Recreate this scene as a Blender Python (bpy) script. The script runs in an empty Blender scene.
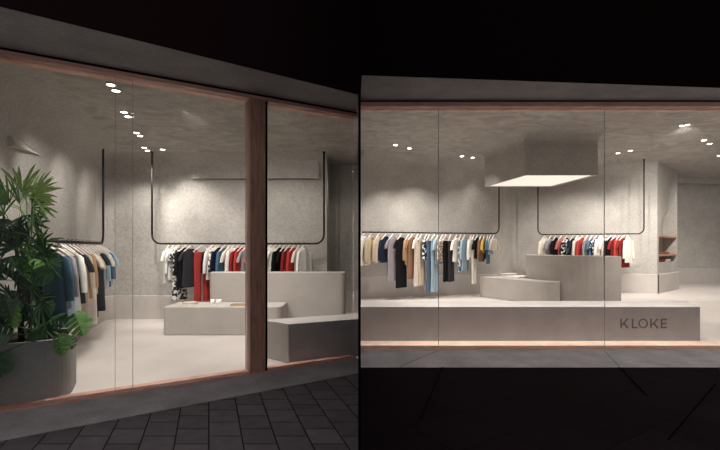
import bpy, bmesh, math, random
from math import sin, cos, pi, atan2, hypot, radians, sqrt
from mathutils import Vector, Matrix
random.seed(7)
S = bpy.context.scene
COL = S.collection

# ------------------------------------------------------------------ camera, world, exposure
EYE = 1.35; F = 420.0; CX = 360.0; HZ = 247.0
cam_d = bpy.data.cameras.new('camera'); cam = bpy.data.objects.new('camera', cam_d); COL.objects.link(cam)
cam.location = (0, 0, EYE); cam.rotation_euler = (pi/2, 0, 0)
cam_d.sensor_width = 36; cam_d.lens = F/720*36; cam_d.shift_y = (HZ-225)/720; cam_d.clip_start = 0.05
S.camera = cam
w = bpy.data.worlds.new('night'); S.world = w; w.use_nodes = True
w.node_tree.nodes['Background'].inputs[0].default_value = (1, .93, .97, 1)
w.node_tree.nodes['Background'].inputs[1].default_value = 0.21
S.view_settings.view_transform = 'Standard'; S.view_settings.look = 'None'
S.view_settings.exposure = 1.13; S.view_settings.gamma = 1.0; S.view_settings.use_curve_mapping = False
POWER_L = 1.0; POWER_R = 1.0          # master dimmers of the two shops' downlights and fill spots
WARM = (1.0, .94, .885)

def lamp(name, kind, loc, target, energy, color=WARM, **kw):
    d = bpy.data.lights.new(name, kind); d.energy = energy; d.color = color
    for k, v in kw.items(): setattr(d, k, v)
    o = bpy.data.objects.new(name, d); COL.objects.link(o); o.location = loc
    if target is not None:
        o.rotation_euler = (Vector(target)-Vector(loc)).to_track_quat('-Z', 'Y').to_euler()
    return o
def P(px, py, Y): return Vector(((px-CX)*Y/F, Y, EYE-(py-HZ)*Y/F))
def X(px, Y): return (px-CX)*Y/F
def FY(py): return EYE*F/(py-HZ)
def YZ(py, z): return (z-EYE)*F/(HZ-py)

# ------------------------------------------------------------------ helpers
class MB:
    def __init__(s): s.v = []; s.f = []; s.m = []
    def add(s, vs, fs, mi=0):
        b = len(s.v); s.v += [tuple(v) for v in vs]; s.f += [tuple(i+b for i in f) for f in fs]; s.m += [mi]*len(fs)
    def box(s, x0, x1, y0, y1, z0, z1, mi=0):
        s.prism([(x0,y0),(x1,y0),(x1,y1),(x0,y1)], z0, z1, mi)
    def prism(s, pts, z0, z1, mi=0):
        n = len(pts)
        vs = [(p[0],p[1],z0) for p in pts]+[(p[0],p[1],z1) for p in pts]
        fs = [tuple(range(n-1,-1,-1)), tuple(range(n,2*n))]+[(i,(i+1)%n,n+(i+1)%n,n+i) for i in range(n)]
        s.add(vs, fs, mi)
    def tube(s, pts, r, n=8, cap=True, mi=0):
        pts = [Vector(p) for p in pts]; rs = r if isinstance(r, (list,tuple)) else [r]*len(pts)
        vs = []; up = None
        for i, p in enumerate(pts):
            d = (pts[min(i+1,len(pts)-1)]-pts[max(i-1,0)]).normalized()
            if up is None:
                up = Vector((0,0,1)) if abs(d.z) < .9 else Vector((1,0,0))
            a = d.cross(up).normalized(); b = a.cross(d).normalized(); up = b
            vs += [p+(a*cos(2*pi*k/n)+b*sin(2*pi*k/n))*rs[i] for k in range(n)]
        fs = []
        for i in range(len(pts)-1):
            for k in range(n):
                fs.append((i*n+k, i*n+(k+1)%n, (i+1)*n+(k+1)%n, (i+1)*n+k))
        if cap: fs += [tuple(range(n-1,-1,-1)), tuple((len(pts)-1)*n+k for k in range(n))]
        s.add(vs, fs, mi)
    def grid(s, rows, closed=False, mi=0):
        n = len(rows[0]); vs = [v for r in rows for v in r]; fs = []
        for i in range(len(rows)-1):
            for k in range(n if closed else n-1):
                fs.append((i*n+k, i*n+(k+1)%n, (i+1)*n+(k+1)%n, (i+1)*n+k))
        s.add(vs, fs, mi)
    def build(s, name, mat, parent=None, smooth=False, bevel=0, loc=None):
        me = bpy.data.meshes.new(name); me.from_pydata(s.v, [], s.f)
        for m in (mat if isinstance(mat, (list,tuple)) else [mat]): me.materials.append(m)
        for p, mi in zip(me.polygons, s.m): p.material_index = mi; p.use_smooth = smooth
        bm = bmesh.new(); bm.from_mesh(me); bmesh.ops.recalc_face_normals(bm, faces=bm.faces); bm.to_mesh(me); bm.free()
        me.update()
        o = bpy.data.objects.new(name, me); COL.objects.link(o)
        if parent: o.parent = parent
        if loc: o.location = loc
        if bevel:
            b = o.modifiers.new('bevel', 'BEVEL'); b.width = bevel; b.segments = 3; b.limit_method = 'ANGLE'; b.angle_limit = radians(40)
        return o
def tag(o, label, cat, group=None):
    o['label'] = label; o['category'] = cat
    if group: o['group'] = group
    return o
def struct(o): o['kind'] = 'structure'; return o
def empty(name, loc, label, cat, group=None, rz=0):
    o = bpy.data.objects.new(name, None); COL.objects.link(o); o.location = loc; o.rotation_euler = (0,0,rz)
    o.empty_display_size = .05
    return tag(o, label, cat, group)

def fillet(pts, rad, closed=False, n=6):
    out = []; N = len(pts)
    for i in range(N):
        if not closed and i in (0, N-1): out.append(tuple(pts[i])); continue
        r = rad[i] if isinstance(rad, (list,tuple)) else rad
        p = Vector(pts[i]); a = Vector(pts[i-1])-p; b = Vector(pts[(i+1)%N])-p
        if r <= 0: out.append(tuple(p)); continue
        l = min(r, a.length*.48, b.length*.48)
        A = p+a.normalized()*l; B = p+b.normalized()*l
        for k in range(n+1):
            t = k/n; out.append(tuple(A*(1-t)**2+p*2*t*(1-t)+B*t*t))
    return out
def offset(pts, d, closed=False):
    """shift a polyline to its right-hand side by d (mitred)"""
    N = len(pts); out = []
    for i in range(N):
        p = Vector(pts[i]); ns = []
        for j in (i-1, i):
            if not closed and (j < 0 or j >= N-1): continue
            e = Vector(pts[(j+1)%N])-Vector(pts[j%N])
            if e.length < 1e-6: continue
            e.normalize(); ns.append(Vector((e.y, -e.x)))
        m = sum(ns, Vector((0,0))).normalized(); c = max(.5, m.dot(ns[0]))
        out.append(tuple(p+m*d/c))
    return out
def strip(mb, pts, profile, closed=False):
    rows = []
    for (d, z) in profile:
        q = offset(pts, d, closed) if abs(d) > 1e-9 else pts
        rows.append([(x, y, z) for x, y in q])
    mb.grid(rows, closed)
def cove(zc, r, z0=0, n=8):
    return [(0, z0), (0, zc-r)]+[(r*(1-cos(k/n*pi/2)), zc-r+r*sin(k/n*pi/2)) for k in range(1, n+1)]

# ------------------------------------------------------------------ materials
def newmat(name):
    m = bpy.data.materials.new(name); m.use_nodes = True
    nt = m.node_tree; b = nt.nodes['Principled BSDF']
    return m, nt, b
def N(nt, t, **kw):
    n = nt.nodes.new(t)
    for k, v in kw.items():
        if k in n.inputs: n.inputs[k].default_value = v
        else: setattr(n, k, v)
    return n
def mineral(name, c, var=.12, scale=6, fine=90, bump=.25, rough=.85, stretch=(1,1,1), distortion=0, finevar=.12, spec=.3):
    """plaster / concrete / stone: large clouds, fine grain, relief"""
    m, nt, b = newmat(name); L = nt.links.new
    tc = N(nt, 'ShaderNodeTexCoord'); mp = N(nt, 'ShaderNodeMapping'); mp.inputs['Scale'].default_value = stretch
    L(tc.outputs['Object'], mp.inputs['Vector'])
    n1 = N(nt, 'ShaderNodeTexNoise'); n1.inputs['Scale'].default_value = scale; n1.inputs['Detail'].default_value = 6; n1.inputs['Distortion'].default_value = distortion
    n2 = N(nt, 'ShaderNodeTexNoise'); n2.inputs['Scale'].default_value = fine; n2.inputs['Detail'].default_value = 4
    L(mp.outputs[0], n1.inputs['Vector']); L(mp.outputs[0], n2.inputs['Vector'])
    def ramp(n, v):
        r = N(nt, 'ShaderNodeMapRange'); r.inputs['From Min'].default_value = .3; r.inputs['From Max'].default_value = .7
        r.inputs['To Min'].default_value = 1-v; r.inputs['To Max'].default_value = 1+v; L(n.outputs['Fac'], r.inputs['Value']); return r
    r1 = ramp(n1, var); r2 = ramp(n2, finevar)
    mu = N(nt, 'ShaderNodeMath', operation='MULTIPLY'); L(r1.outputs[0], mu.inputs[0]); L(r2.outputs[0], mu.inputs[1])
    vm = N(nt, 'ShaderNodeVectorMath', operation='SCALE'); vm.inputs[0].default_value = c; L(mu.outputs[0], vm.inputs['Scale'])
    L(vm.outputs[0], b.inputs['Base Color'])
    bp = N(nt, 'ShaderNodeBump'); bp.inputs['Strength'].default_value = bump; bp.inputs['Distance'].default_value = .02
    ad = N(nt, 'ShaderNodeMath', operation='ADD'); L(n1.outputs['Fac'], ad.inputs[0]); L(n2.outputs['Fac'], ad.inputs[1])
    L(ad.outputs[0], bp.inputs['Height']); L(bp.outputs[0], b.inputs['Normal'])
    b.inputs['Roughness'].default_value = rough; b.inputs['Specular IOR Level'].default_value = spec
    return m
def plain(name, c, rough=.6, metal=0, spec=.4):
    m, nt, b = newmat(name); L = nt.links.new
    n = N(nt, 'ShaderNodeTexNoise'); n.inputs['Scale'].default_value = 25
    tc = N(nt, 'ShaderNodeTexCoord'); L(tc.outputs['Object'], n.inputs['Vector'])
    r = N(nt, 'ShaderNodeMapRange'); r.inputs['To Min'].default_value = .9; r.inputs['To Max'].default_value = 1.1; L(n.outputs['Fac'], r.inputs['Value'])
    vm = N(nt, 'ShaderNodeVectorMath', operation='SCALE'); vm.inputs[0].default_value = c; L(r.outputs[0], vm.inputs['Scale'])
    L(vm.outputs[0], b.inputs['Base Color'])
    b.inputs['Roughness'].default_value = rough; b.inputs['Metallic'].default_value = metal; b.inputs['Specular IOR Level'].default_value = spec
    return m
def wood(name, c1, c2, stretch=(2,2,14)):
    m, nt, b = newmat(name); L = nt.links.new
    tc = N(nt, 'ShaderNodeTexCoord'); mp = N(nt, 'ShaderNodeMapping'); mp.inputs['Scale'].default_value = stretch
    L(tc.outputs['Object'], mp.inputs['Vector'])
    n = N(nt, 'ShaderNodeTexNoise'); n.inputs['Scale'].default_value = 3; n.inputs['Detail'].default_value = 7; n.inputs['Distortion'].default_value = .6
    L(mp.outputs[0], n.inputs['Vector'])
    cr = N(nt, 'ShaderNodeValToRGB'); cr.color_ramp.elements[0].position = .35; cr.color_ramp.elements[1].position = .68
    cr.color_ramp.elements[0].color = (*c1, 1); cr.color_ramp.elements[1].color = (*c2, 1)
    L(n.outputs['Fac'], cr.inputs[0]); L(cr.outputs[0], b.inputs['Base Color']); b.inputs['Roughness'].default_value = .5
    return m
def glow(name, c, s):
    m, nt, b = newmat(name); b.inputs['Emission Color'].default_value = (*c, 1); b.inputs['Emission Strength'].default_value = s
    b.inputs['Base Color'].default_value = (*c, 1); return m
def fabric(name, c, kind='plain', c2=None):
    m, nt, b = newmat(name); L = nt.links.new
    tc = N(nt, 'ShaderNodeTexCoord')
    n = N(nt, 'ShaderNodeTexNoise'); n.inputs['Scale'].default_value = 14; n.inputs['Detail'].default_value = 4
    L(tc.outputs['Object'], n.inputs['Vector'])
    mx = N(nt, 'ShaderNodeMix', data_type='RGBA')
    mx.inputs[6].default_value = (*[x*.8 for x in c], 1); mx.inputs[7].default_value = (*[min(1, x*1.15) for x in c], 1)
    L(n.outputs['Fac'], mx.inputs[0]); out = mx.outputs[2]
    if kind != 'plain':
        if kind == 'stripe':
            t = N(nt, 'ShaderNodeTexWave'); t.inputs['Scale'].default_value = 9; t.bands_direction = 'X'
        else:
            t = N(nt, 'ShaderNodeTexNoise'); t.inputs['Scale'].default_value = 16; t.inputs['Detail'].default_value = 1
        L(tc.outputs['Object'], t.inputs['Vector'])
        cr = N(nt, 'ShaderNodeValToRGB'); cr.color_ramp.interpolation = 'CONSTANT'
        cr.color_ramp.elements[0].position = 0; cr.color_ramp.elements[1].position = .52
        cr.color_ramp.elements[0].color = (0,0,0,1); cr.color_ramp.elements[1].color = (1,1,1,1)
        L(t.outputs['Fac'], cr.inputs[0])
        m2 = N(nt, 'ShaderNodeMix', data_type='RGBA'); m2.inputs[7].default_value = (*c2, 1)
        L(cr.outputs[0], m2.inputs[0]); L(out, m2.inputs[6]); out = m2.outputs[2]
    L(out, b.inputs['Base Color']); b.inputs['Roughness'].default_value = .9; b.inputs['Specular IOR Level'].default_value = .05
    return m

M_WALL = mineral('trowelled_plaster', (.39,.366,.335), var=.08, scale=2.2, fine=24, bump=.45, finevar=.11)
M_CEIL = mineral('swirled_ceiling_plaster', (.39,.366,.335), var=.2, scale=2.2, fine=30, bump=1.0, distortion=1.6, stretch=(1,1.4,1), finevar=.08)
M_BAND = mineral('smooth_plinth_plaster', (.47,.43,.40), var=.05, scale=3, fine=60, bump=.1, finevar=.05)
M_FLOOR = mineral('polished_pale_floor', (.56,.51,.475), var=.07, scale=2, fine=40, bump=.02, rough=.42, finevar=.03, spec=.45)
M_BENCH = mineral('cast_concrete', (.42,.39,.375), var=.08, scale=3.5, fine=60, bump=.12, finevar=.06)
M_COUNTER = mineral('counter_plaster', (.42,.385,.355), var=.05, scale=3, fine=50, bump=.12, finevar=.05)
M_ENGR = mineral('engraving_shade', (.16,.15,.15), var=.1, scale=6, fine=60, bump=.05)  # letters share the bench concrete; shade inside their cuts is put in colour
M_SOFFIT = mineral('rendered_soffit', (.31,.285,.28), var=.14, scale=3, fine=40, bump=.2)
M_BLACK = plain('black_fascia_paint', (.005,.0025,.003), .9, spec=0)
M_GAP = plain('black_shadow_gap', (.003,.003,.003), .9, spec=0)
M_METAL = plain('blackened_steel', (.012,.01,.009), .55, 0, .2)
M_WOOD_H = wood('reddish_frame_timber', (.46,.24,.18), (.62,.36,.28), (1.5,1.5,20))
M_WOOD_V = wood('brown_post_timber', (.27,.145,.10), (.44,.245,.17), (12,12,1.2))
M_WOOD_S = wood('pale_sill_timber', (.60,.40,.30), (.76,.54,.42), (1.5,1.5,20))
M_SHELF = wood('oak_shelf', (.36,.19,.12), (.5,.28,.18), (2,12,12))
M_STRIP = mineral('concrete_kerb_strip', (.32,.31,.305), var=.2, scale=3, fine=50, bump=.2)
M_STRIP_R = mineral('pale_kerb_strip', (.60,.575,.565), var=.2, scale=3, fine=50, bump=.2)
M_WHITE = plain('white_enamel', (.8,.77,.74), .4)
M_HANGER = plain('pale_hanger', (.74,.66,.6), .5)
M_LENS = glow('lamp_lens', (1,.93,.86), 14)
M_SOIL = mineral('dark_soil', (.03,.022,.016), var=.3, scale=20, fine=80, bump=.8)

def paver_mat(name, c, joint, rot, w_=.42, h_=.3, shear=None):
    m, nt, b = newmat(name); L = nt.links.new
    tc = N(nt, 'ShaderNodeTexCoord'); mp = N(nt, 'ShaderNodeMapping'); mp.inputs['Rotation'].default_value = (0,0,rot)
    L(tc.outputs['Object'], mp.inputs['Vector'])
    br = N(nt, 'ShaderNodeTexBrick'); br.offset = 0
    br.inputs['Scale'].default_value = 1; br.inputs['Brick Width'].default_value = w_; br.inputs['Row Height'].default_value = h_
    br.inputs['Mortar Size'].default_value = .005; br.inputs['Mortar Smooth'].default_value = .2
    br.inputs['Color1'].default_value = (*c, 1); br.inputs['Color2'].default_value = (*[x*.72 for x in c], 1); br.inputs['Mortar'].default_value = (*joint, 1)
    if shear is None: L(mp.outputs[0], br.inputs['Vector'])
    else:
        sp = N(nt, 'ShaderNodeSeparateXYZ'); L(tc.outputs['Object'], sp.inputs[0])
        ma = N(nt, 'ShaderNodeMath', operation='MULTIPLY_ADD'); ma.inputs[1].default_value = shear
        L(sp.outputs['Y'], ma.inputs[0]); L(sp.outputs['X'], ma.inputs[2])
        cb = N(nt, 'ShaderNodeCombineXYZ'); L(sp.outputs['Y'], cb.inputs['X']); L(ma.outputs[0], cb.inputs['Y']); L(cb.outputs[0], br.inputs['Vector'])
        br.offset = .5
    n = N(nt, 'ShaderNodeTexNoise'); n.inputs['Scale'].default_value = 9; n.inputs['Detail'].default_value = 6; L(tc.outputs['Object'], n.inputs['Vector'])
    r = N(nt, 'ShaderNodeMapRange'); r.inputs['To Min'].default_value = .65; r.inputs['To Max'].default_value = 1.3; L(n.outputs['Fac'], r.inputs['Value'])
    vm = N(nt, 'ShaderNodeVectorMath', operation='SCALE'); L(br.outputs['Color'], vm.inputs[0]); L(r.outputs[0], vm.inputs['Scale'])
    L(vm.outputs[0], b.inputs['Base Color'])
    bp = N(nt, 'ShaderNodeBump'); bp.inputs['Strength'].default_value = .5; bp.inputs['Distance'].default_value = .01; bp.invert = True
    L(br.outputs['Fac'], bp.inputs['Height']); L(bp.outputs[0], b.inputs['Normal'])
    b.inputs['Roughness'].default_value = .75; b.inputs['Specular IOR Level'].default_value = .03
    return m
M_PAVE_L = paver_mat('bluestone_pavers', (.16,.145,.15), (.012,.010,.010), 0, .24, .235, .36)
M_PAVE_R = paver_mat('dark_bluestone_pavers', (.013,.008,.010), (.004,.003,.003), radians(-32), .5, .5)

def glass_mat():
    m = bpy.data.materials.new('clear_shopfront_glass'); m.use_nodes = True; nt = m.node_tree; nt.nodes.clear(); L = nt.links.new
    o = N(nt, 'ShaderNodeOutputMaterial'); t = N(nt, 'ShaderNodeBsdfTransparent'); t.inputs[0].default_value = (.965,.97,.965,1)
    g = N(nt, 'ShaderNodeBsdfGlossy'); g.inputs['Roughness'].default_value = 0.02; g.inputs[0].default_value = (1,1,1,1)
    f = N(nt, 'ShaderNodeFresnel'); f.inputs['IOR'].default_value = 1.16
    mx = N(nt, 'ShaderNodeMixShader'); L(f.outputs[0], mx.inputs[0]); L(t.outputs[0], mx.inputs[1]); L(g.outputs[0], mx.inputs[2]); L(mx.outputs[0], o.inputs[0])
    return m
M_GLASS = glass_mat()

# ================================================================== STRUCTURE
ZCL, ZCR = 3.05, 3.80          # ceilings
HL, HR = 2.97, 3.27            # door-head heights
# ---- left shopfront frame of reference (runs obliquely away to the right)
A0 = Vector((-2.914, 3.40)); A1 = Vector((-.024, 5.05)); E = (A1-A0).normalized(); NI = Vector((-E.y, E.x)); LEN = (A1-A0).length
def FA(s, d):                  # s metres along the front, d metres inwards
    return tuple(A0+E*s+NI*d)
def s_at(px):                  # where the front crosses a sight line
    k = (px-CX)/F; return (k*A0.y-A0.x)/(E.x-k*E.y)
S0, S1 = -.55, LEN+.0

# ---- footpaths
mb = MB(); mb.prism([(-7,-2),(-.0,-2),(-.0,5.2),FA(S1+.02,-.0)[:2] and (-.0,5.06),FA(-1.5,0)], -.1, 0)
pl = struct(mb.build('pavement', M_PAVE_L))
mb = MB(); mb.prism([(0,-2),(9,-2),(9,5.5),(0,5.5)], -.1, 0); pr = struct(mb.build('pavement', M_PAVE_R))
# kerb strips in front of each shopfront
mb = MB()
k0 = (X(-120, FY(462)), FY(462)); k1 = (X(358.5, FY(373.5)), FY(373.5))
def kl(px):
    a = (px+120)/478.5; py = 464+(373.5-464)*a; return (X(px,FY(py)), FY(py))
mb.prism([kl(-60), kl(358.6), (-.012,5.06), FA(-1.2,0)], 0, .006); struct(mb.build('kerb_strip', M_STRIP))
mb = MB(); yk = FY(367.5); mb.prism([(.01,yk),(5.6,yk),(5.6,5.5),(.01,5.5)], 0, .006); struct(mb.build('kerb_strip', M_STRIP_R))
# saw-cut joints in the right kerb strip
mb = MB()
for a, b in (((438,351),(400,367)), ((443,367),(420,420)), ((604,351),(647,396)), ((716,384),(668,440))):
    pa = P(a[0],a[1],FY(a[1])); pb = P(b[0],b[1],FY(b[1])); mb.tube([(pa.x,pa.y,.004),(pb.x,pb.y,.004)], .005, 4)
struct(mb.build('kerb_joint', M_GAP))

# ---- interior floors
mb = MB(); mb.prism([FA(-.9,.0), FA(S1+.02,.0), (-.006,9.2), (-6,9.2), (-6,3.2)], -.1, .001); struct(mb.build('floor', M_FLOOR))
mb = MB(); mb.prism([(.006,5.5),(5.6,5.5),(14.6,16.2),(.006,16.2)], -.1, .001); struct(mb.build('floor', M_FLOOR))
# ---- ceilings
mb = MB(); mb.prism([FA(-.9,.02), FA(S1+.02,.02), (-.006,9.2), (-6,9.2), (-6,3.2)], ZCL, ZCL+.15); struct(mb.build('ceiling', M_CEIL))
mb = MB(); mb.prism([(.006,5.52),(5.6,5.52),(14.6,16.2),(.006,16.2)], ZCR, ZCR+.15); struct(mb.build('ceiling', M_CEIL))

# ---- walls, left shop: side wall, back wall with a step, deeper bay on the right
xe = X(327, 7.9)
WL = [(-3.05,3.0), (-4.80,7.9), (xe,7.9), (xe-.02,8.7), (-.008,8.7)]
WLf = fillet(WL[:3], [0,.35,0])
mb = MB(); strip(mb, WLf, cove(ZCL+.002, .42)); mb.grid([[(x,y,z) for x,y in [(xe,7.9),(xe-.02,8.7),(-.008,8.7)]] for z in (0,ZCL+.002)]); o = struct(mb.build('wall_left', M_WALL, smooth=True))
WLb = fillet(WL, [0,.35,.05,.05,0])
mb = MB(); strip(mb, WLb, [(.035,0),(.035,.43),(.03,.44),(0,.442)]); struct(mb.build('baseboard_left', M_BAND))
# sloping light recess high on the side wall
# ---- party wall between the two shops and its black outer fin
mb = MB(); mb.box(-.006,.004, 5.6,16.2, -.1,4.2); struct(mb.build('wall_middle', M_WALL))
mb = MB(); mb.box(-.0105,.0045, 2.4,5.6, -.1,5.4); struct(mb.build('wall_middle_fin', M_GAP))
# ---- walls, right shop
WR = [(.006,11.0),(4.2,12.3),(4.95,13.6),(5.9,13.45),(8.6,12.15)]
WRf = fillet(WR, [0,.5,.5,.2,0])
mb = MB(); strip(mb, WRf, cove(ZCR+.002, .35)); struct(mb.build('wall_back', M_WALL, smooth=True))
mb = MB(); strip(mb, WRf, [(.04,0),(.04,.55),(.035,.56),(0,.562)]); struct(mb.build('baseboard_back', M_BAND))
# oblique wall with the arched shelf niche
Q0 = Vector((8.6,12.15)); Q1 = Vector((10.2,13.5)); U = (Q1-Q0).normalized(); QL = (Q1-Q0).length; NB = Vector((-U.y, U.x))
def Q(u, d=0): p = Q0+U*u+NB*d; return p
def uq(px): k = (px-CX)/F; return (k*Q0.y-Q0.x)/(U.x-k*U.y)
def zq(px, py): y = Q(uq(px)).y; return EYE-(py-HZ)*y/F
curve_px = [(677,186),(675.5,192),(673,200),(669,208.5),(664,216.5),(660.5,223),(658.8,230)]
cu = sorted([(uq(a), zq(a,b)) for a, b in curve_px])
zl = zq(667,262)
mb = MB(); zc = ZCR+.002
us = [0]+[c[0] for c in cu]+[QL]
def wq(u, z, d=0): p = Q(u, d); return (p.x, p.y, z)
D = .38
mb.add([wq(0,0),wq(cu[0][0],0),wq(cu[0][0],zc),wq(0,zc)], [(0,1,2,3)])
mb.add([wq(cu[-1][0],0),wq(QL,0),wq(QL,zc),wq(cu[-1][0],zc)], [(0,1,2,3)])
for (u0,z0),(u1,z1) in zip(cu[:-1], cu[1:]):
    mb.add([wq(u0,0),wq(u1,0),wq(u1,zl),wq(u0,zl)], [(0,1,2,3)])
    mb.add([wq(u0,z0),wq(u1,z1),wq(u1,zc),wq(u0,zc)], [(0,1,2,3)])
    mb.add([wq(u0,z0),wq(u1,z1),wq(u1,z1,D),wq(u0,z0,D)], [(0,1,2,3)])
    mb.add([wq(u0,zl,D),wq(u1,zl,D),wq(u1,z1,D),wq(u0,z0,D)], [(0,1,2,3)])
    mb.add([wq(u0,zl),wq(u1,zl),wq(u1,zl,D),wq(u0,zl,D)], [(0,1,2,3)])
a, b = cu[0], cu[-1]
mb.add([wq(a[0],zl),wq(a[0],a[1]),wq(a[0],a[1],D),wq(a[0],zl,D)], [(0,1,2,3)])
mb.add([wq(b[0],zl),wq(b[0],b[1]),wq(b[0],b[1],D),wq(b[0],zl,D)], [(0,1,2,3)])
# return of that wall, the far bay, and the closing side wall outside the view
mb.grid([[(10.2,13.5,z),(11.0,15.4,z),(14.6,15.4,z),(14.6,15.0,z),(5.45,5.6,z)] for z in (0, zc)])
struct(mb.build('wall_right', M_WALL))
mb = MB(); strip(mb, [(8.6,12.15),(10.2,13.5),(11.0,15.4),(14.0,15.4)], [(.04,0),(.04,.55),(.035,.56),(0,.562)])
struct(mb.build('baseboard_right', M_BAND))
# lower dark lintel of the far bay
mb = MB(); mb.box(10.6,14.4,14.9,15.4, 3.62,ZCR); struct(mb.build('trim_far_bay', M_WALL))

# ---- shopfront left: timber sill, head, soffit, fascia, glass
def fbox(mb, s0, s1, d0, d1, z0, z1): mb.prism([FA(s0,d0),FA(s1,d0),FA(s1,d1),FA(s0,d1)], z0, z1)
mb = MB(); fbox(mb, S0, S1-.01, .0, .20, .001, .022); struct(mb.build('trim_sill_left', M_WOOD_H))
mb = MB(); fbox(mb, S0, S1-.01, .0, .20, HL-.055, HL-.02); struct(mb.build('trim_head_left', M_WOOD_H))
mb = MB(); fbox(mb, S0, S1-.01, .01, .19, HL-.02, ZCL+.3); struct(mb.build('trim_head_gap_left', M_GAP))
def sl(px):  # fascia lower edge: a second oblique line out over the footpath
    py = 93+(px-358)*.2492; y = YZ(py, HL+.01); return (X(px,y), y)
f0, f1 = sl(-40), sl(358.4)
mb = MB(); mb.prism([(f0[0],f0[1]+.014), (f1[0],f1[1]+.014), FA(S1-.012,.0), FA(S0,.0)], HL-.0, HL+.05); struct(mb.build('soffit_left', M_SOFFIT))
mb = MB(); mb.prism([f0, (f1[0]+.012,f1[1]+.0065), (f1[0]+.012,f1[1]+.018), (f0[0]-.006,f0[1]+.012)], HL-.004, 5.2); struct(mb.build('fascia_left', plain('brown_black_fascia_paint', (.014,.007,.008), .9, spec=0)))
def fgw(name, s0, s1, label=None):
    root = MB(); fbox(root, s0, s1, .095, .105, .022, HL-.055)
    return struct(root.build(name, M_GLASS))
sj1, sj2, sp0, sp1 = s_at(115), s_at(133), s_at(249), s_at(265.5)
fgw('window_1', S0, sj1-.003); fgw('window_2', sj1+.003, sj2-.003); fgw('window_3', sj2+.003, sp0); fgw('window_4', sp1+.02, S1-.012)
for i, s in enumerate((sj1, sj2)):
    mb = MB(); fbox(mb, s-.0018, s+.0018, .093, .107, .022, HL-.055); struct(mb.build('trim_glass_joint', plain('grey_glass_seal', (.22,.21,.20), .5)))
mb = MB(); fbox(mb, sp0+.012, sp1, .0, .20, .02, HL-.05); struct(mb.build('trim_post', M_WOOD_V, bevel=.003))
mb = MB(); fbox(mb, sp1, sp1+.028, .02, .2, .02, HL-.05); struct(mb.build('trim_post_gap', M_GAP))

# ---- shopfront right
YF = FY(350)     # 5.505
mb = MB(); mb.box(.006,5.5, YF-.05,YF+.40, .001,.018); struct(mb.build('trim_sill_right', M_WOOD_S))
mb = MB(); mb.box(.006,5.5, YF,YF+.22, HR-.075,HR-.018); struct(mb.build('trim_head_right', M_WOOD_H))
mb = MB(); mb.box(.006,5.5, YF+.01,YF+.2, HR-.018,ZCR+.3); struct(mb.build('trim_head_gap_right', M_GAP))
def sr(px): py = 74+(px-361)*.0355; y = YZ(py, HR+.005); return (X(px,y), y)
g0, g1 = sr(362), sr(800)
mb = MB(); mb.prism([(g0[0],g0[1]+.014), (g1[0],g1[1]+.014), (5.5,YF), (.008,YF)], HR, HR+.05); struct(mb.build('soffit_right', M_SOFFIT))
mb = MB(); mb.prism([(0,g0[1]), g1, (g1[0],g1[1]+.012), (0,g0[1]+.012)], HR-.004, 5.4); struct(mb.build('fascia_right', M_BLACK))
yg = YF+.14; xs = [.008, X(438.5,yg), X(604.5,yg), 5.5]
for i in range(3):
    mb = MB(); mb.box(xs[i]+.004, xs[i+1]-.004, yg, yg+.012, .022, HR-.075); struct(mb.build('window_%d' % (5+i), M_GLASS))
for x in xs[1:3]:
    mb = MB(); mb.box(x-.0035, x+.0035, yg-.001, yg+.013, .022, HR-.075); struct(mb.build('trim_glass_joint', plain('grey_glass_seal', (.22,.21,.20), .5)))

# ================================================================== BIG FITTINGS
def hood(pts, zb, zc, r, t):
    """hollow hood hung from the ceiling, outer faces flare into the ceiling; points counter-clockwise"""
    mb = MB(); q = fillet(pts, .05, True, 3)
    strip(mb, q, cove(zc+.002, r, zb), True)
    strip(mb, offset(q, -t, True), [(0,zb),(0,zc)], True)
    inn = offset(q, -t, True); n = len(q)
    mb.grid([[(x,y,zb) for x,y in q],[(x,y,zb) for x,y in inn]], True)
    return mb
zb = 1.35+72*8.8/F; yn, yfar = 8.8, 10.55
HP = [(X(525,yn),yn), (X(599,yn),yn), (X(552,yfar),yfar), (X(484,yfar),yfar)]
hr = hood(HP, zb, ZCR, .28, .06).build('ceiling_hood', M_WALL, smooth=False)
tag(hr, 'large plaster hood hanging from the ceiling with a glowing pale underside, above the right counter', 'ceiling hood')
# glowing panel added in the hood, standing in for light on its inside
mb = MB(); mb.prism(offset(HP, -.07, True), zb+.012, zb+.03)
mb.build('glow_panel', glow('hood_inside_glow', (1.0,.88,.79), .29), parent=hr)
zb2 = 1.35+69*7.8/F
HLp = [(X(191,7.82),7.82), (X(320,7.78),7.78), (X(320,7.78),7.895), (X(191,7.82),7.895)]
hl = hood(HLp, zb2, ZCL, .2, .03).build('ceiling_hood', M_WALL)
tag(hl, 'wide plaster ceiling hood behind the timber post with a pale line along its lower edge', 'ceiling hood')
mb = MB(); strip(mb, offset(fillet(HLp,.05,True,3), .0, True), [(.006,zb2-.004),(.006,zb2+.008)], True); mb.build('edge_trim', M_BAND, parent=hl)

def slab(name, pts, z0, z1, mat, rad, label, cat, bevel=.015):
    mb = MB(); mb.prism(fillet(pts, rad, True, 8), z0, z1); o = mb.build(name, mat, bevel=bevel)
    return tag(o, label, cat)
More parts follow.
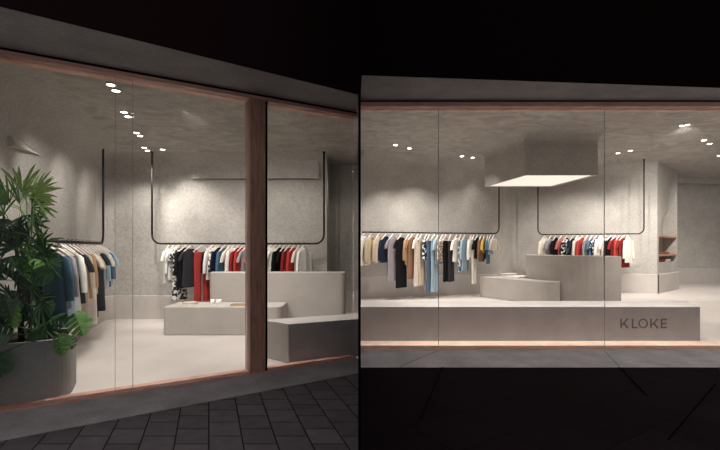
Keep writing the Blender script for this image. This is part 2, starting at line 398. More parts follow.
# left shop
slab('display_podium', [(X(163,6.41),6.41),(X(281,6.41),6.41),(X(281,6.41),6.98),(X(163,6.41)-.01,6.98)], .001, .436, M_COUNTER, [.04,.12,.0,.02],
     'low plaster podium with folded goods and cups, behind the timber post', 'podium')
slab('service_counter', [(X(208,7.0),6.995),(X(345,7.0),6.995),(X(345,7.0),7.3),(X(208,7.0),7.3)], .001, .925, M_COUNTER, [.14,.1,.05,.14],
     'tall curved plaster counter behind the podium with the paper cups', 'counter', .01)
slab('window_bench', [(X(288.5,4.87),4.87),(-.02,5.225),(-.02,5.66),(-1.2,5.15)], .001, .457, M_BENCH, [.01,0,0,.02],
     'grey concrete bench inside the glass, right of the timber post', 'bench', .008)
# right shop
slab('display_podium', [(3.25,11.45),(4.24,9.62),(4.60,9.66),(4.70,9.86),(4.33,10.35),(4.22,10.9),(4.40,11.6),(4.25,11.95)], .001, .55, M_COUNTER, [.05,.3,.12,.05,.1,.2,.05,.1],
     'low angled plaster podium with white books and papers on top', 'podium')
CP = [(X(622,9.3),9.3),(X(622,9.3),9.75),(5.4,10.6),(4.75,11.5),(X(525,11.2),11.2)]
mb = MB(); cpts = []
def bez(p0,p1,p2,n=14): return [tuple(Vector(p0)*(1-t)**2+Vector(p1)*2*t*(1-t)+Vector(p2)*t*t) for t in [k/n for k in range(n+1)]]
pr0 = (X(621.5,9.3),9.3); plft = (X(533,10.6),10.6)
front = bez(pr0, (X(560,9.5),9.5), plft)
lc = fillet([plft, (X(525.3,10.9),10.9), (X(529,11.3),11.4)], .3)
back = [(4.6,11.5), (5.4,10.3), (pr0[0]+.05, 9.7)]
mb.prism(front+lc[1:]+back, .001, 1.145)
tag(mb.build('service_counter', M_COUNTER, bevel=.01), 'tall curved plaster counter screen beneath the hanging hood', 'counter')

# right window bench with engraved letters
bench_pts = [(.008,6.03),(X(700,6.03),6.03),(X(686,6.70),6.70),(.008,6.70)]
mb = MB(); mb.prism(bench_pts, .001, .489); rb = mb.build('window_bench', [M_BENCH, M_ENGR])
tag(rb, 'long grey concrete bench with KLOKE engraved, along the right window', 'bench')
def letter_polys(ch):
    h, w_, t = 1.0, .82, .15
    if ch == 'K': return [[(0,0),(t,0),(t,h),(0,h)], [(t,.42),(.66,h),(.86,h),(t,.26)], [(.26,.50),(.40,.62),(.88,0),(.69,0)]]
    if ch == 'L': return [[(0,0),(.6,0),(.6,t),(t,t),(t,h),(0,h)]]
    if ch == 'E': return [[(0,0),(t,0),(t,h),(0,h)], [(t-.01,0),(.62,0),(.62,t),(t-.01,t)], [(t-.01,.43),(.56,.43),(.56,.57),(t-.01,.57)], [(t-.01,h-t),(.62,h-t),(.62,h),(t-.01,h)]]
    if ch == 'O': return 'ring'
bz0 = EYE-(328.3-HZ)*6.03/F; hh = (328.3-318.6)*6.03/F
for ch, px in zip('KLOKE', (620.3, 631.8, 638.2, 650.2, 660.8)):
    polys = letter_polys(ch); x0 = X(px, 6.03); mb = MB()
    def put(poly, y0=6.0255, y1=6.045):
        n = len(poly); vs = [(x0+a*hh, y0, bz0+b*hh) for a,b in poly]+[(x0+a*hh, y1, bz0+b*hh) for a,b in poly]
        mb.add(vs, [tuple(range(n)), tuple(range(2*n-1,n-1,-1))]+[(i,n+i,n+(i+1)%n,(i+1)%n) for i in range(n)])
    if polys == 'ring':
        n = 28
        for k in range(n):
            a, b = 2*pi*k/n, 2*pi*(k+1)/n
            put([(.5+.5*cos(a),.5+.5*sin(a)),(.5+.5*cos(b),.5+.5*sin(b)),(.5+.36*cos(b),.5+.36*sin(b)),(.5+.36*cos(a),.5+.36*sin(a))])
    else:
        for p in polys: put(p)
    lo = mb.build('letter', M_ENGR, parent=rb); lo['label'] = 'shade-coloured engraved letter ' + ch

# ================================================================== HANGING RACKS
def rack(a, b, zr, ztop, label, bend=.16, left=True, right=True):
    a = Vector(a); b = Vector(b); e = (b-a).normalized(); pts = []
    r = .017
    root = empty('hanging_rack', (a.x, a.y, zr), label, 'clothes rack')
    def loc(p, z): return (p.x-a.x, p.y-a.y, z-zr)
    pts = []
    if left:
        for k in range(9):
            t = k/8*pi/2; pts.append(loc(a+e*bend*(1-sin(t)), zr+bend*(1-cos(t))))
        pts = pts[::-1]
    else: pts.append(loc(a, zr))
    if right:
        for k in range(9):
            t = k/8*pi/2; pts.append(loc(b-e*bend*(1-sin(t)), zr+bend*(1-cos(t))))
    else: pts.append(loc(b, zr))
    mb = MB(); mb.tube(pts, r, 10); mb.build('rail', M_METAL, root, smooth=True)
    for flag, p in ((left, a), (right, b)):
        if flag:
            mb = MB(); mb.tube([loc(p, zr+bend), loc(p, ztop)], r, 10); mb.build('upright', M_METAL, root, smooth=True)
            mb = MB(); mb.tube([loc(p, ztop-.012), loc(p, ztop)], .03, 16); mb.build('ceiling_plate', M_METAL, root, smooth=True)
    return root
RA0, RA1, ZRL = (-3.15,4.35), (-4.28,7.0), 1.41
RB0, RB1 = (X(152,7.5),7.5), (X(324,7.5),7.5)
RC0, RC1, ZRR = (.05,10.4), (X(499,11.6),11.6), 1.72
RD0, RD1 = (X(538,12.6),12.6), (X(644,11.75),11.75)
ra = rack(RA0, RA1, ZRL, ZCL, 'black steel clothes rail hanging from the ceiling behind the potted palms', left=False)
mb = MB(); mb.tube([(0,0,0),(-.10,-.045,0),(-.40,-.13,0)], .014, 10); mb.build('wall_arm', M_METAL, ra, smooth=True)
rack(RB0, RB1, ZRL, ZCL, 'black steel clothes rail hanging from the ceiling beyond the left counter')
rack(RC0, RC1, ZRR, ZCR, 'long black steel clothes rail left of the angled podium', left=False)
rack(RD0, RD1, ZRR, ZCR, 'black steel clothes rail behind the counter under the hood')

# ================================================================== GARMENTS
FAB = {}
COLS = dict(white=(.72,.69,.65), cream=(.60,.53,.46), sand=(.42,.34,.23), tan=(.34,.215,.12), brown=(.22,.12,.07), navy=(.012,.018,.038), black=(.007,.006,.007),
    charcoal=(.03,.03,.034), grey=(.28,.27,.28), lilac=(.36,.32,.34), red=(.36,.04,.035), darkred=(.20,.02,.02), rose=(.42,.12,.11), paleblue=(.28,.37,.44),
    denim=(.07,.13,.20), teal=(.06,.12,.17), mustard=(.55,.36,.08), ivory=(.76,.70,.62), beige=(.48,.39,.30))
NAMES = dict(darkred='dark red', paleblue='pale blue', denim='denim blue', teal='dark teal')
def fab(c, pat):
    k = (c, pat)
    if k not in FAB:
        c2 = {'stripe': tuple(x*.45 for x in COLS[c]), 'print': (.72,.7,.66) if sum(COLS[c]) < .9 else (.03,.03,.035)}.get(pat)
        FAB[k] = fabric('cloth_%s_%s' % (c, pat or 'plain'), COLS[c], pat or 'plain', c2)
    return FAB[k]
def loft(mb, rows, n=20, dz=-.05, folds=5, amp=.012, ph=0):
    """rows: (z, centre x, half width, half depth, fold strength)"""
    out = []
    for (z, cx, a, d, fs) in rows:
        r = []
        for k in range(n):
            t = 2*pi*k/n; f = 1+fs*.35*sin(folds*t+ph)
            r.append((cx+a*cos(t), (d*f)*sin(t)+fs*amp*sin(3*t+ph+z*4), z))
        out.append([(a_,b_,c_+dz) for a_,b_,c_ in r])
    mb.grid(out, True); m = len(out)
    mb.add(out[0], [tuple(range(n))]); mb.add(out[-1], [tuple(range(n-1,-1,-1))])
def garment(kind, color, pat, loc, rz, L, sc, label, cat, group):
    names = dict(shirt='shirt', tee='t_shirt', trousers='trousers', dress='dress', jacket='jacket', coat='coat')
    root = empty(names[kind], loc, label, cat, group, rz); root.scale = (sc,sc,sc)
    mt = fab(color, pat); ph = random.uniform(0, 6)
    # hanger: hook over the rail, two sloping arms
    mb = MB(); mb.tube([(.205,0,-.215),(.10,0,-.13),(0,0,-.05),(-.10,0,-.13),(-.205,0,-.215)], .014, 6)
    if kind == 'trousers': mb.tube([(.205,0,-.215),(0,0,-.218),(-.205,0,-.215)], .008, 6)
    hg = mb.build('hanger', M_HANGER, root, smooth=True)
    mb = MB(); mb.tube([(0,0,-.05),(0,0,-.035)]+[(.022*cos(t), 0, .003+.022*sin(t)) for t in [(-.5+k/6*1.25)*pi for k in range(7)]], .0035, 6)
    mb.build('hook', M_METAL, hg, smooth=True)
    if kind == 'trousers':
        mb = MB(); loft(mb, [(-.165,0,.175,.024,0),(-.205,0,.178,.026,.1)], amp=.004, ph=ph); mb.build('waistband', mt, root, smooth=True)
        for s in (-1,1):
            mb = MB(); loft(mb, [(-.205,s*.088,.09,.026,.1),(-.42,s*.093,.092,.035,.5),(-.42-(L-.42)*.5,s*.096,.082,.032,.7),(-L,s*.10,.084,.034,.9)], ph=ph+s)
            mb.build('leg', mt, root, smooth=True)
        return root
    flare = {'shirt':.225,'tee':.225,'dress':.25,'jacket':.24,'coat':.25}[kind]
    dp = {'shirt':.035,'tee':.03,'dress':.045,'jacket':.06,'coat':.055}[kind]
    mid = -.2-(L-.2)*.45
    mb = MB(); loft(mb, [(-.088,0,.055,.028,0),(-.10,0,.09,.032,0),(-.135,0,.165,.036,.05),(-.17,0,.205,.036,.15),(-.24,0,.212,dp,.3),(mid,0,flare*.9,dp*1.05,.7),(-L+.03,0,flare,dp*1.15,1),(-L,0,flare*.99,dp*1.1,1)], ph=ph)
    mb.build('body', mt, root, smooth=True)
    sl = {'shirt':.5,'tee':.24,'dress':.2,'jacket':.52,'coat':.55}[kind]; sr_ = .055 if kind in ('jacket','coat') else .045
    for s in (-1,1):
        dx = .05 if sl > .3 else .085
        mb = MB(); rows = [(-.15,s*.185,.03,.03,0),(-.19,s*.215,sr_,.036,.1),(-.19-sl*.5,s*(.225+dx*.6),sr_,.036,.5),(-.17-sl,s*(.22+dx),sr_*.85,.033,.6)]
        loft(mb, rows, n=12, folds=3, ph=ph+s); mb.build('sleeve', mt, root, smooth=True)
    if kind in ('shirt','jacket','coat'):
        mb = MB(); loft(mb, [(-.065,0,.058,.036,0),(-.078,0,.068,.043,0),(-.105,0,.078,.046,0)], n=16); mb.build('collar', mt, root, smooth=True)
        mb = MB(); mb.box(-.012,.012,-dp*1.35,-dp*.9,-L-.02,-.18); mb.build('button_placket', mt, root)
    else:
        mb = MB(); mb.tube([(.06*cos(2*pi*k/14), .032*sin(2*pi*k/14), -.14) for k in range(15)], .006, 6); mb.build('neckband', mt, root)
    return root
CAT = dict(shirt='shirt', tee='t-shirt', trousers='trousers', dress='dress', jacket='jacket', coat='coat')
def short(g):
    c = NAMES.get(g[1], g[1]); return ((c + ' ' + {'print':'patterned ','stripe':'striped '}.get(g[2],'')) + CAT[g[0]]).replace('  ',' ')
def hang(A, B, zr, items, where, angle, sc, group):
    """items: (kind, colour, pattern, px, bottom py)"""
    A = Vector(A); B = Vector(B); e = B-A
    for i, g in enumerate(items):
        k = (g[3]-CX)/F; t = (k*A.y-A.x)/(e.x-k*e.y); p = A+e*t
        Lw = (g[4]-HZ)*p.y/F + (zr-EYE); L = max(.3, Lw/sc-.05)
        pv = short(items[i-1]) if i else None; nx = short(items[i+1]) if i+1 < len(items) else None
        if pv and nx: lab = '%s between %s and %s, %s' % (short(g), pv, nx, where)
        elif nx: lab = '%s at the left end beside %s, %s' % (short(g), nx, where)
        else: lab = '%s at the right end beside %s, %s' % (short(g), pv, where)
        garment(g[0], g[1], g[2], (p.x, p.y, zr+.012), atan2(e.y,e.x)+radians((g[5] if len(g) > 5 else angle)+random.uniform(-7,7)), L, sc, lab, CAT[g[0]], group)
P_, ST = 'print', 'stripe'
itemsC = [('shirt','white',None,364,266),('jacket','sand',None,371,264),('jacket','beige',None,379,263),('shirt','navy',None,386,263),
 ('dress','lilac',ST,393,281),('dress','black',None,401.5,288),('shirt','tan',None,409,265),('dress','brown',None,412.5,279),('dress','cream',None,418,286),('trousers','beige',None,421.5,285),
 ('shirt','navy',P_,426.5,260),('trousers','denim',None,429.5,291),('trousers','paleblue',None,434.5,292),('tee','paleblue',None,438.5,264),('shirt','tan',P_,443,262),
 ('trousers','black',None,446,282),('trousers','charcoal',None,451,282),('tee','ivory',None,457,262),('trousers','denim',P_,461,272),('shirt','paleblue',None,465,271),
 ('shirt','white',None,471.5,258),('trousers','ivory',None,474,284),('tee','black',None,477.5,259),('shirt','brown',None,481.5,262),('tee','mustard',None,484.5,253),('tee','denim',None,488,264),('tee','paleblue',None,490.7,255),('tee','cream',None,494,251)]
hang(RC0, RC1, ZRR, itemsC, 'on the long rail', 38, 1.0, 'clothes on the long rail')
itemsD = [('shirt','ivory',None,545,266),('tee','grey',None,551,266),('shirt','black',None,556,266),('tee','rose',None,561.5,266),('shirt','black',P_,567,266),
 ('dress','navy',None,573,275),('shirt','cream',None,578,266),('shirt','red',None,582.5,266),('shirt','grey',ST,587.5,266),('tee','denim',None,592,266),('dress','navy',P_,596.5,275),
 ('shirt','white',None,601,266),('tee','cream',None,606,266),('shirt','black',None,611,268),('tee','darkred',None,615,268),('shirt','red',None,619.5,258),('dress','darkred',None,623.5,268),('shirt','ivory',None,628.5,263)]
hang(RD0, RD1, ZRR, itemsD, 'behind the right counter', 50, .98, 'clothes on the rail behind the right counter')
itemsB = [('dress','white',None,169,283,80),('shirt','white',None,174,280,78),('tee','grey',P_,178,272),('dress','charcoal',P_,180,300),('coat','black',None,186,288),('dress','charcoal',None,191,287),
 ('trousers','red',None,202,301.5,28),('shirt','black',None,212,272),('shirt','white',None,213.5,280),('shirt','white',P_,217,280),('shirt','navy',None,219.5,280),('shirt','teal',None,225,280),
 ('tee','cream',None,230,280),('shirt','white',None,234,280),('shirt','darkred',None,239,280),('shirt','red',None,243.5,280),('tee','grey',None,248,280),('tee','rose',None,255,280),('shirt','navy',None,262,280),
 ('shirt','ivory',None,271,280),('tee','white',None,275.5,280),('shirt','black',None,280.5,280),('tee','black',None,285,280),('shirt','darkred',None,289.5,280),('shirt','red',None,294.5,280),('tee','cream',None,299,280),('shirt','white',None,304,279)]
hang(RB0, RB1, ZRL, itemsB, 'in the left shop', 62, .74, 'clothes on the rail beyond the left counter')
itemsA = [('jacket','teal',None,46,322),('shirt','grey',None,52,310),('trousers','paleblue',None,60,352),('shirt','white',None,63.5,312),('tee','charcoal',None,68.5,305),('shirt','beige',None,72.5,304),
 ('shirt','tan',None,76.5,300),('dress','cream',None,80,326),('tee','sand',None,83.5,295),('trousers','black',None,87,318),('dress','charcoal',None,90,312),('shirt','paleblue',None,93,290),('tee','cream',None,95.5,288),('shirt','denim',None,98,288),('tee','paleblue',None,100.5,285)]
hang(RA0, RA1, ZRL, itemsA, 'rail behind the palms', 80, .80, 'clothes on the rail behind the palms')

# ================================================================== NICHE SHELVES
def nshelf(py, label, u0=None, u1=None, th=.035):
    z = zq(667, py); ua, ub = (cu[0][0]+.02, cu[-1][0]-.02)
    mb = MB(); mb.prism([Q(ua,.005),Q(ub,.005),Q(ub,D-.01),Q(ua,D-.01)], z-th, z)
    return tag(mb.build('wall_shelf', M_SHELF, bevel=.004), label, 'shelf'), z
s1, z1 = nshelf(236, 'upper timber shelf in the arched wall niche', th=.05)
s2, z2 = nshelf(254, 'lower timber shelf in the arched wall niche', th=.06)
mb = MB(); mb.prism([Q(.35,.06),Q(1.5,.06),Q(1.5,.3),Q(.35,.3)], z2+.001, z2+.06); tag(mb.build('folded_garment', fab('brown',None), bevel=.02), 'brown folded clothing on the lower niche shelf', 'folded clothes')
mb = MB(); mb.prism([Q(.5,.05),Q(1.0,.05),Q(1.0,.32),Q(.5,.32)], zl+.001, zl+.1); tag(mb.build('folded_garment', fab('darkred',None), bevel=.03), 'dark red folded clothing at the bottom of the wall niche', 'folded clothes')
mb = MB(); mb.prism([Q(1.15,.05),Q(1.6,.05),Q(1.6,.32),Q(1.15,.32)], zl+.001, zl+.08); tag(mb.build('folded_garment', fab('cream',None), bevel=.03), 'cream folded clothing at the bottom of the wall niche', 'folded clothes')

# sloping lit ledge high on the left shop's side wall
def wl(px, py, d=0):          # point on the left side wall
    a = Vector((-3.05,3.0)); b = Vector((-4.85,8.1)); e = b-a; k = (px-CX)/F
    t = (k*a.y-a.x)/(e.x-k*e.y); p = a+e*t; n = Vector((e.y,-e.x)).normalized()
    return (p.x+n.x*d, p.y+n.y*d, EYE-(py-HZ)*p.y/F)
mb = MB(); o3 = [wl(8,136,-.01), wl(8,146,-.01), wl(42,156,-.01), wl(30,146,-.01)]; o4 = [wl(8,136,.03), wl(8,145,.07), wl(42,156,.0), wl(30,147,.03)]
mb.add(o3+o4, [(0,1,2,3),(4,5,6,7),(0,1,5,4),(1,2,6,5),(2,3,7,6),(3,0,4,7)])
struct(mb.build('trim_wall_ledge', M_BAND))

# ================================================================== SMALL GOODS
def book(name, c, loc, sx, sy, sz, rz, label, cat='book', mat=None):
    root = empty(name, loc, label, cat, None, rz)
    mb = MB(); mb.box(-sx/2,sx/2,-sy/2,sy/2,0,sz*.14); mb.box(-sx/2,sx/2,-sy/2,sy/2,sz*.86,sz); mb.box(-sx/2,-sx/2+.006,-sy/2,sy/2,0,sz); mb.build('cover', mat or M_WHITE, root)
    mb = MB(); mb.box(-sx/2+.006,sx/2-.006,-sy/2+.006,sy/2-.006,sz*.14,sz*.86); mb.build('pages', M_HANGER, root)
def pt(px, py, z): y = YZ(py, z); return (X(px,y), y, z)
book('book', 0, (*pt(520,277.5,.552)[:2],.5515), .6,.42,.04, .5, 'white book lying flat on the angled podium near the counter')
book('book', 0, (*pt(508,274.5,.552)[:2],.5515), .45,.34,.03, -.3, 'thin pale book lying on the angled podium behind the larger white book')
def cup(loc, r, h, label):
    mb = MB(); prof = [(r*.75,0),(r,h),(r*.92,h),(r*.68,.008)]
    mb.grid([[(a*cos(2*pi*k/20),a*sin(2*pi*k/20),z) for k in range(20)] for a,z in prof], True)
    mb.add([(r*.75*cos(2*pi*k/20),r*.75*sin(2*pi*k/20),0) for k in range(20)], [tuple(range(20))])
    mb.add([(r*.68*cos(2*pi*k/20),r*.68*sin(2*pi*k/20),.008) for k in range(20)], [tuple(range(20))])
    o = mb.build('cup', M_WHITE, smooth=True, loc=loc); tag(o, label, 'cup')
cup((X(212.5,6.8),6.8,.437), .035, .065, 'small white cup on the podium nearest the red trousers')
cup((X(219,6.85),6.85,.437), .05, .055, 'wider white cup on the podium, right of the small one')
book('folded_cloth', 0, (X(190,6.7),6.7,.437), .2,.16,.035, .05, 'cream folded cloth at the left of the podium under the dark coats', 'folded cloth', fab('cream',None))
book('tray', 0, (X(240,6.6),6.6,.437), .26,.16,.02, 0, 'flat dark-edged tray on the podium against the timber post', 'tray', fab('tan',None))

# ================================================================== DOWNLIGHTS AND ADDED FILL SPOTS
def downlight(px, py, zc, target, energy, label, group, r=.035, ang=75, blend=.7):
    y = YZ(py, zc); loc = Vector((X(px,y), y, zc))
    root = empty('downlight', loc, label, 'ceiling light', group)
    mb = MB(); n = 24; prof = [(r*1.25,0),(r*1.25,-.022),(r,-.026),(r*.95,-.018)]
    mb.grid([[(a*cos(2*pi*k/n),a*sin(2*pi*k/n),z) for k in range(n)] for a,z in prof], True); mb.build('trim_ring', M_WHITE, root, smooth=True)
    mb = MB(); mb.tube([(0,0,-.018),(0,0,-.010)], r*.95, n); mb.build('lens', M_LENS, root)
    return spot(loc-Vector((0,0,.05)), target, energy, ang, blend)
def spot(loc, target, energy, ang=75, blend=.7):
    return lamp('downlight_and_fill_beam', 'SPOT', loc, target, energy, spot_size=radians(ang), spot_blend=blend, shadow_soft_size=.04)
GL, GR = 'ceiling downlights of the left shop', 'ceiling downlights of the right shop'
eL, eR = 60*POWER_L, 170*POWER_R
dl = [(111,83,(-3.9,5.4,.9),'nearest the glass, back one of the pair above the palms'),(116,89,(-2.4,5.2,0),'nearest the glass, front one of the pair above the palms'),
 (124,110.5,(-4.3,6.4,.9),'left one of the second pair from the glass'),(128,115,(-2.4,6.3,0),'right one of the second pair from the glass'),
 (136.5,131.5,(-4.4,7.6,1.2),'left one of the third pair from the glass'),(140,134.5,(-3.2,7.9,1.4),'right one of the third pair from the glass'),
 (144,146.5,(-4.2,8.0,1.0),'upper left one of the three deepest in the left shop'),(147.5,149.5,(-2.9,7.6,.8),'middle one of the three deepest in the left shop'),(162.5,148.5,(-3.0,7.9,1.5),'right one of the three deepest in the left shop')]
for px,py,t,lab in dl: downlight(px, py, ZCL, t, eL*.55, 'white ceiling downlight, '+lab, GL, .04)
for lx,ly,t,e,a in [(-2.4,7.0,(-2.45,7.9,1.0),.22,90),(-1.75,7.0,(-1.75,7.9,1.0),.22,90),(-1.1,7.0,(-1.1,7.9,1.0),.22,90),(-2.2,5.2,(-2.3,7.6,1.3),.6,95),(-1.0,5.4,(-1.1,7.6,1.3),.5,95),(-2.5,5.7,(-2.75,7.0,.4),.6,90),(-1.5,5.7,(-1.5,6.9,.2),.6,90),(-2.0,5.0,(-2.1,5.6,0),.55,90),(-.9,5.6,(-.9,6.3,.0),.6,80),
  (-.3,5.35,(-.3,5.35,0),.55,55),(-.95,5.05,(-.95,5.0,0),.5,55),(-1.7,4.9,(-1.9,5.1,0),.42,100),(-2.7,4.7,(-2.9,4.3,.9),.5,70),(-2.45,4.15,(-2.85,3.75,1.6),1.3,75),(-2.2,4.2,(-2.3,4.1,0),.18,60),(-1.3,4.75,(-1.3,4.6,0),.3,60),(-.35,8.0,(-.35,8.1,0),.12,100)]:
    spot((lx,ly,ZCL-.03), t, eL*e, a, 1)  # unseen fill spots without fixtures, added to brighten wall, clothes, floor and palms
dr = [(395.5,144.3,(1.0,11.0,1.0),'left one of the leftmost pair above the long rail'),(409.5,147.5,(2.0,11.3,1.0),'right one of the leftmost pair above the long rail'),
 (462,155.5,(3.0,11.4,.6),'left one of the pair beside the hanging hood'),(472.5,157,(3.9,11.8,.6),'right one of the pair beside the hanging hood'),
 (618,152.5,(6.6,12.6,1.5),'left one of the pair right of the hanging hood'),(630.5,150,(7.9,12.3,1.3),'right one of the pair right of the hanging hood'),
 (682.5,124.8,(6.6,9.0,0),'left one of the frontmost pair at the right'),(687,123.8,(9.3,12.7,1.6),'right one of the frontmost pair at the right'),
 (704,139.5,(9.5,13.0,1.5),'left one of the second pair from the right edge'),(709.5,143,(10.5,12.6,0),'right one of the second pair from the right edge'),(719.5,155,(12,14.5,1),'cut by the right edge of the picture')]
for px,py,t,lab in dr: downlight(px, py, ZCR, t, eR*(.16 if 455 < px < 480 else .5), 'white ceiling downlight, '+lab, GR, .05)
for lx,ly,t,e,a in [(.8,9.0,(.8,10.4,.2),.8,95),(2.4,9.4,(2.3,11.0,.2),.75,95),(5.9,10.9,(5.9,12.7,.5),.65,100),(7.3,10.5,(7.2,12.2,.5),.65,100),(2.6,8.0,(2.6,8.9,0),1.2,80),(1.3,7.6,(1.3,8.2,0),1.2,90),(6.8,7.6,(7.2,8.8,0),1.5,100),(4.4,7.3,(4.4,7.4,0),.5,60),(4.7,11.4,(4.7,11.3,0),.9,70),
  (.6,5.95,(.6,6.0,0),1.1,52),(1.7,5.95,(1.7,6.0,0),1.1,52),(2.8,5.95,(2.8,6.0,0),1.1,52),(3.9,5.95,(3.9,6.0,0),1.1,52),(5.0,5.95,(5.0,6.0,0),1.1,52),(8.3,9.8,(9.0,11.6,.2),.9,110),(11.2,13.0,(11.2,13.4,0),.6,110)]:
    spot((lx,ly,ZCR-.03), t, eR*e, a, 1)  # fill spots without fixtures, added over racks and floor; window row is inferred

# ================================================================== PLANTER AND PLANTS
pp = [(-3.22,3.40),FA(.02,.24) and (-2.86,3.66),(-2.60,3.79),(-2.86,4.27),(-3.38,4.25)]
pq = fillet([(-3.2,3.42),(-2.60,3.76),(-2.87,4.27),(-3.38,4.22)], [.02,.22,.12,.02], True, 8)
root = empty('planter', (-3.0,3.9,0), 'grey concrete planter with rounded corner just inside the left glass, full of palms', 'planter')
pl_ = [(x+3.0,y-3.9) for x,y in pq]
mb = MB(); inn = [tuple(Vector(p)*.88) for p in pl_]; n = len(pl_)
mb.grid([[(x,y,.001) for x,y in pl_],[(x,y,.53) for x,y in pl_],[(x,y,.53) for x,y in inn],[(x,y,.44) for x,y in inn]], True)
mb.build('pot', mineral('dark_cast_concrete', (.27,.265,.25), var=.08, scale=3.5, fine=60, bump=.12, finevar=.06), root)
mb = MB(); mb.prism(inn, .42, .47); mb.build('soil', M_SOIL, root)

def leafmat(name, c1, c2):
    m = wood(name, c1, c2, (6,6,6)); b = m.node_tree.nodes['Principled BSDF']; b.inputs['Roughness'].default_value = .42; return m
LM = [leafmat('palm_leaf', (.07,.19,.035), (.18,.38,.09)), leafmat('lit_palm_leaf', (.20,.34,.08), (.42,.55,.22)), leafmat('dark_leaf', (.018,.055,.02), (.045,.12,.04))]  # pale copy carries lamp light on the top fronds in its colour
M_STEM = plain('fibrous_stem', (.05,.035,.02), .9)
def blade(mb, base, d, up, L, wd, droop=.25, mi=0):
    """one folded strap leaflet"""
    d = d.normalized(); side = d.cross(up).normalized(); up = side.cross(d).normalized(); rows = []
    for k in range(7):
        t = k/6; wv = wd*(.35+.65*sin(min(1,t*1.6)*pi/2))*(1 if t < .75 else max(.05,(1-t)/.25))
        c = base+d*L*t+Vector((0,0,-1))*droop*L*t*t
        rows.append([c-side*wv+up*wv*.5, c, c+side*wv+up*wv*.5])
    mb.grid(rows)
def fan(name, parent, origin, hub, facing, L, n, mat, spread=2.6, wd=.016, droop=.2):
    """palm frond: a petiole and a fan of leaflets (parent-local coordinates)"""
    o = Vector(origin); h = Vector(hub); mb = MB()
    mid = (o+h)/2+Vector((0,0,.04)); mb.tube([o,mid,h], [.006,.004,.003], 5)
    f = Vector(facing).normalized(); ax = Vector((random.uniform(-.4,.4), -1, random.uniform(-.1,.5))).normalized()
    s = f.cross(ax).normalized()
    for k in range(n):
        a = -spread/2+spread*k/(n-1)+random.uniform(-.08,.08)
        blade(mb, h, f*cos(a)+s*sin(a)+ax*.25, ax, L*(1-.25*abs(a)/spread*2)*random.uniform(.85,1.1), wd, droop)
    fo = mb.build('frond', mat, parent)
    return fo
def monstera(parent, origin, hub, face, tip, L, mat, cuts=5):
    """split broad leaf with stalk"""
    o = Vector(origin); h = Vector(hub); mb = MB(); mb.tube([o,(o+h)/2+Vector((0,0,.05)),h], .005, 5)
    t = Vector(tip).normalized(); nrm = Vector(face).normalized(); s = t.cross(nrm).normalized(); nrm = s.cross(t)
    for sg in (-1,1):
        for k in range(cuts):
            a0 = (k+.06)/cuts; a1 = (k+.94)/cuts
            def edge(a):
                w_ = .46*L*sin(pi*(a*.86+.12))**.8; return h+t*(L*(a-.12)+L*.10*(1))+s*sg*w_-nrm*w_*.25
            def rib(a): return h+t*L*(a*.9-.02)
            mb.add([rib(a0),rib(a1),edge(a1*.98+.04),edge((a0+a1)/2+.05),edge(a0+.05)], [(0,1,2,3,4)])
    return mb.build('leaf', mat, parent)

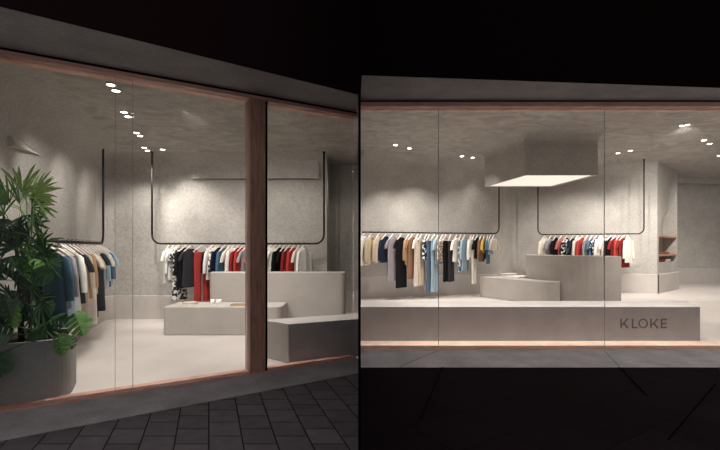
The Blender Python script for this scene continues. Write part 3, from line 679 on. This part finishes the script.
base = Vector((-3.0,3.9,.47))
palm = empty('palm_plant', base, 'tall lady palm with spiky fan fronds in the concrete planter', 'plant')
def lp(px, py, Y): return P(px,py,Y)-base
stems = [(-.12,-.05,1.15),(-.06,.0,1.25),(.0,.06,1.05),(-.16,.04,1.0),(.0,-.08,.7),(-.05,-.12,.8)]
for x,y,h in stems:
    mb = MB(); mb.tube([(x,y,-.01),(x*1.1,y,h*.5),(x*1.35,y*1.1,h*.93)], [.014,.012,.009], 7); mb.build('stem', M_STEM, palm, smooth=True)
fr = [(34,197,3.6,(1,-.05,.42),.38,10,1),(22,192,3.62,(.5,-.1,1),.36,7,1), # hub px,py,Y, facing, length, leaflets, material
 (10,203,3.7,(-.15,-.15,1),.40,8,0),(20,204,3.72,(.25,-.1,1),.40,8,0),(8,205,3.65,(-.6,0,.8),.36,8,0),(30,200,3.75,(1,.0,.5),.36,10,1),(26,196,3.7,(.8,-.1,.8),.32,7,1),(24,198,3.9,(.6,.1,1),.26,8,1),
 (4,215,3.7,(-.6,-.1,.7),.3,8,0),(32,208,3.7,(1,-.1,-.15),.26,8,0),(10,220,3.6,(-.3,-.2,-.6),.26,8,2),(24,216,3.75,(.4,-.3,-.7),.24,8,2),(40,206,3.9,(1,.2,-.1),.20,7,1),
 (-6,195,3.8,(-.2,0,1),.3,8,0),(16,232,3.7,(.8,-.2,.3),.24,8,2),(2,240,3.6,(.3,-.2,.8),.24,8,2),(28,248,3.75,(.9,0,.35),.3,9,0),(40,244,3.8,(1,0,.2),.28,8,0),
 (36,256,3.7,(.7,-.2,-.4),.26,8,2),(14,256,3.6,(.2,-.3,-.6),.24,8,2),(48,262,3.7,(.8,-.1,-.5),.22,7,0),(20,272,3.6,(.5,-.3,.5),.24,8,0),(6,280,3.5,(-.2,-.3,.7),.22,7,2),
 (30,285,3.6,(.8,-.2,.2),.22,7,2),(0,262,3.6,(-.3,-.2,.8),.25,8,2),(10,296,3.6,(.3,-.2,.5),.2,7,2),(22,305,3.65,(.5,-.2,.3),.2,7,2),(35,225,3.8,(1,0,.4),.22,7,2),(5,228,3.75,(-1,0,.4),.24,7,2)]
for (px,py,Y,f,L,n_,mi) in fr:
    hub = lp(px,py,Y); st = min(stems, key=lambda q: abs(q[0]*1.2-hub.x)+random.uniform(0,.1)); zz = max(.05, min(st[2]*.9, hub.z-.12))
    fan('frond', palm, (st[0]*1.2, st[1], zz), hub, f, L, n_, LM[mi], spread=(1.7 if py < 206 else 2.5), wd=.012 if mi else .0105)
for k in range(26):
    px, py, Y = random.uniform(-4,46), random.uniform(222,330), random.uniform(3.6,4.05); hub = lp(px,py,Y); st = random.choice(stems)
    fan('frond', palm, (st[0], st[1], max(.03,min(st[2]*.8,hub.z-.15))), hub, (random.uniform(-.8,.9),random.uniform(-.4,.2),random.uniform(-.5,.9)), random.uniform(.18,.26), 7, LM[2 if random.random() < .7 else 0])
mbase = Vector((-2.83,3.82,.47))
mons = empty('monstera_plant', mbase, 'low plant with broad split leaves spilling over the planter edge', 'plant')
for (px,py,Y,face,tip,L,mi) in [(26,262,3.6,(0,-1,.5),(.6,-.1,-.5),.2,0),(33,272,3.55,(0,-1,.6),(.9,-.1,-.35),.2,2),(74,313,3.85,(.2,-1,.5),(.5,-.2,-.8),.24,0),(58,334,3.72,(0,-1,.3),(.3,-.15,-.9),.2,0),
   (48,322,3.65,(0,-1,.8),(.8,-.1,.1),.2,2),(30,332,3.6,(0,-1,.8),(.7,-.2,.1),.2,2),(12,335,3.5,(0,-1,.7),(-.6,-.2,.1),.22,2),(4,352,3.45,(-.1,-1,.2),(-.2,-.15,-1),.22,2),(10,325,3.5,(0,-1,.9),(.3,-.1,.5),.2,0),
   (40,300,3.7,(0,-1,.6),(.4,-.1,-.6),.18,2),(20,310,3.6,(0,-1,.7),(-.4,-.1,.5),.2,2),(62,338,3.78,(.3,-1,.5),(.5,-.1,-.3),.16,2),(6,300,3.5,(0,-1,.6),(.2,0,-.7),.2,2)]:
    monstera(mons, (random.uniform(-.1,.03),random.uniform(-.05,.1),.0), P(px,py,Y)-mbase, face, tip, L, LM[mi])
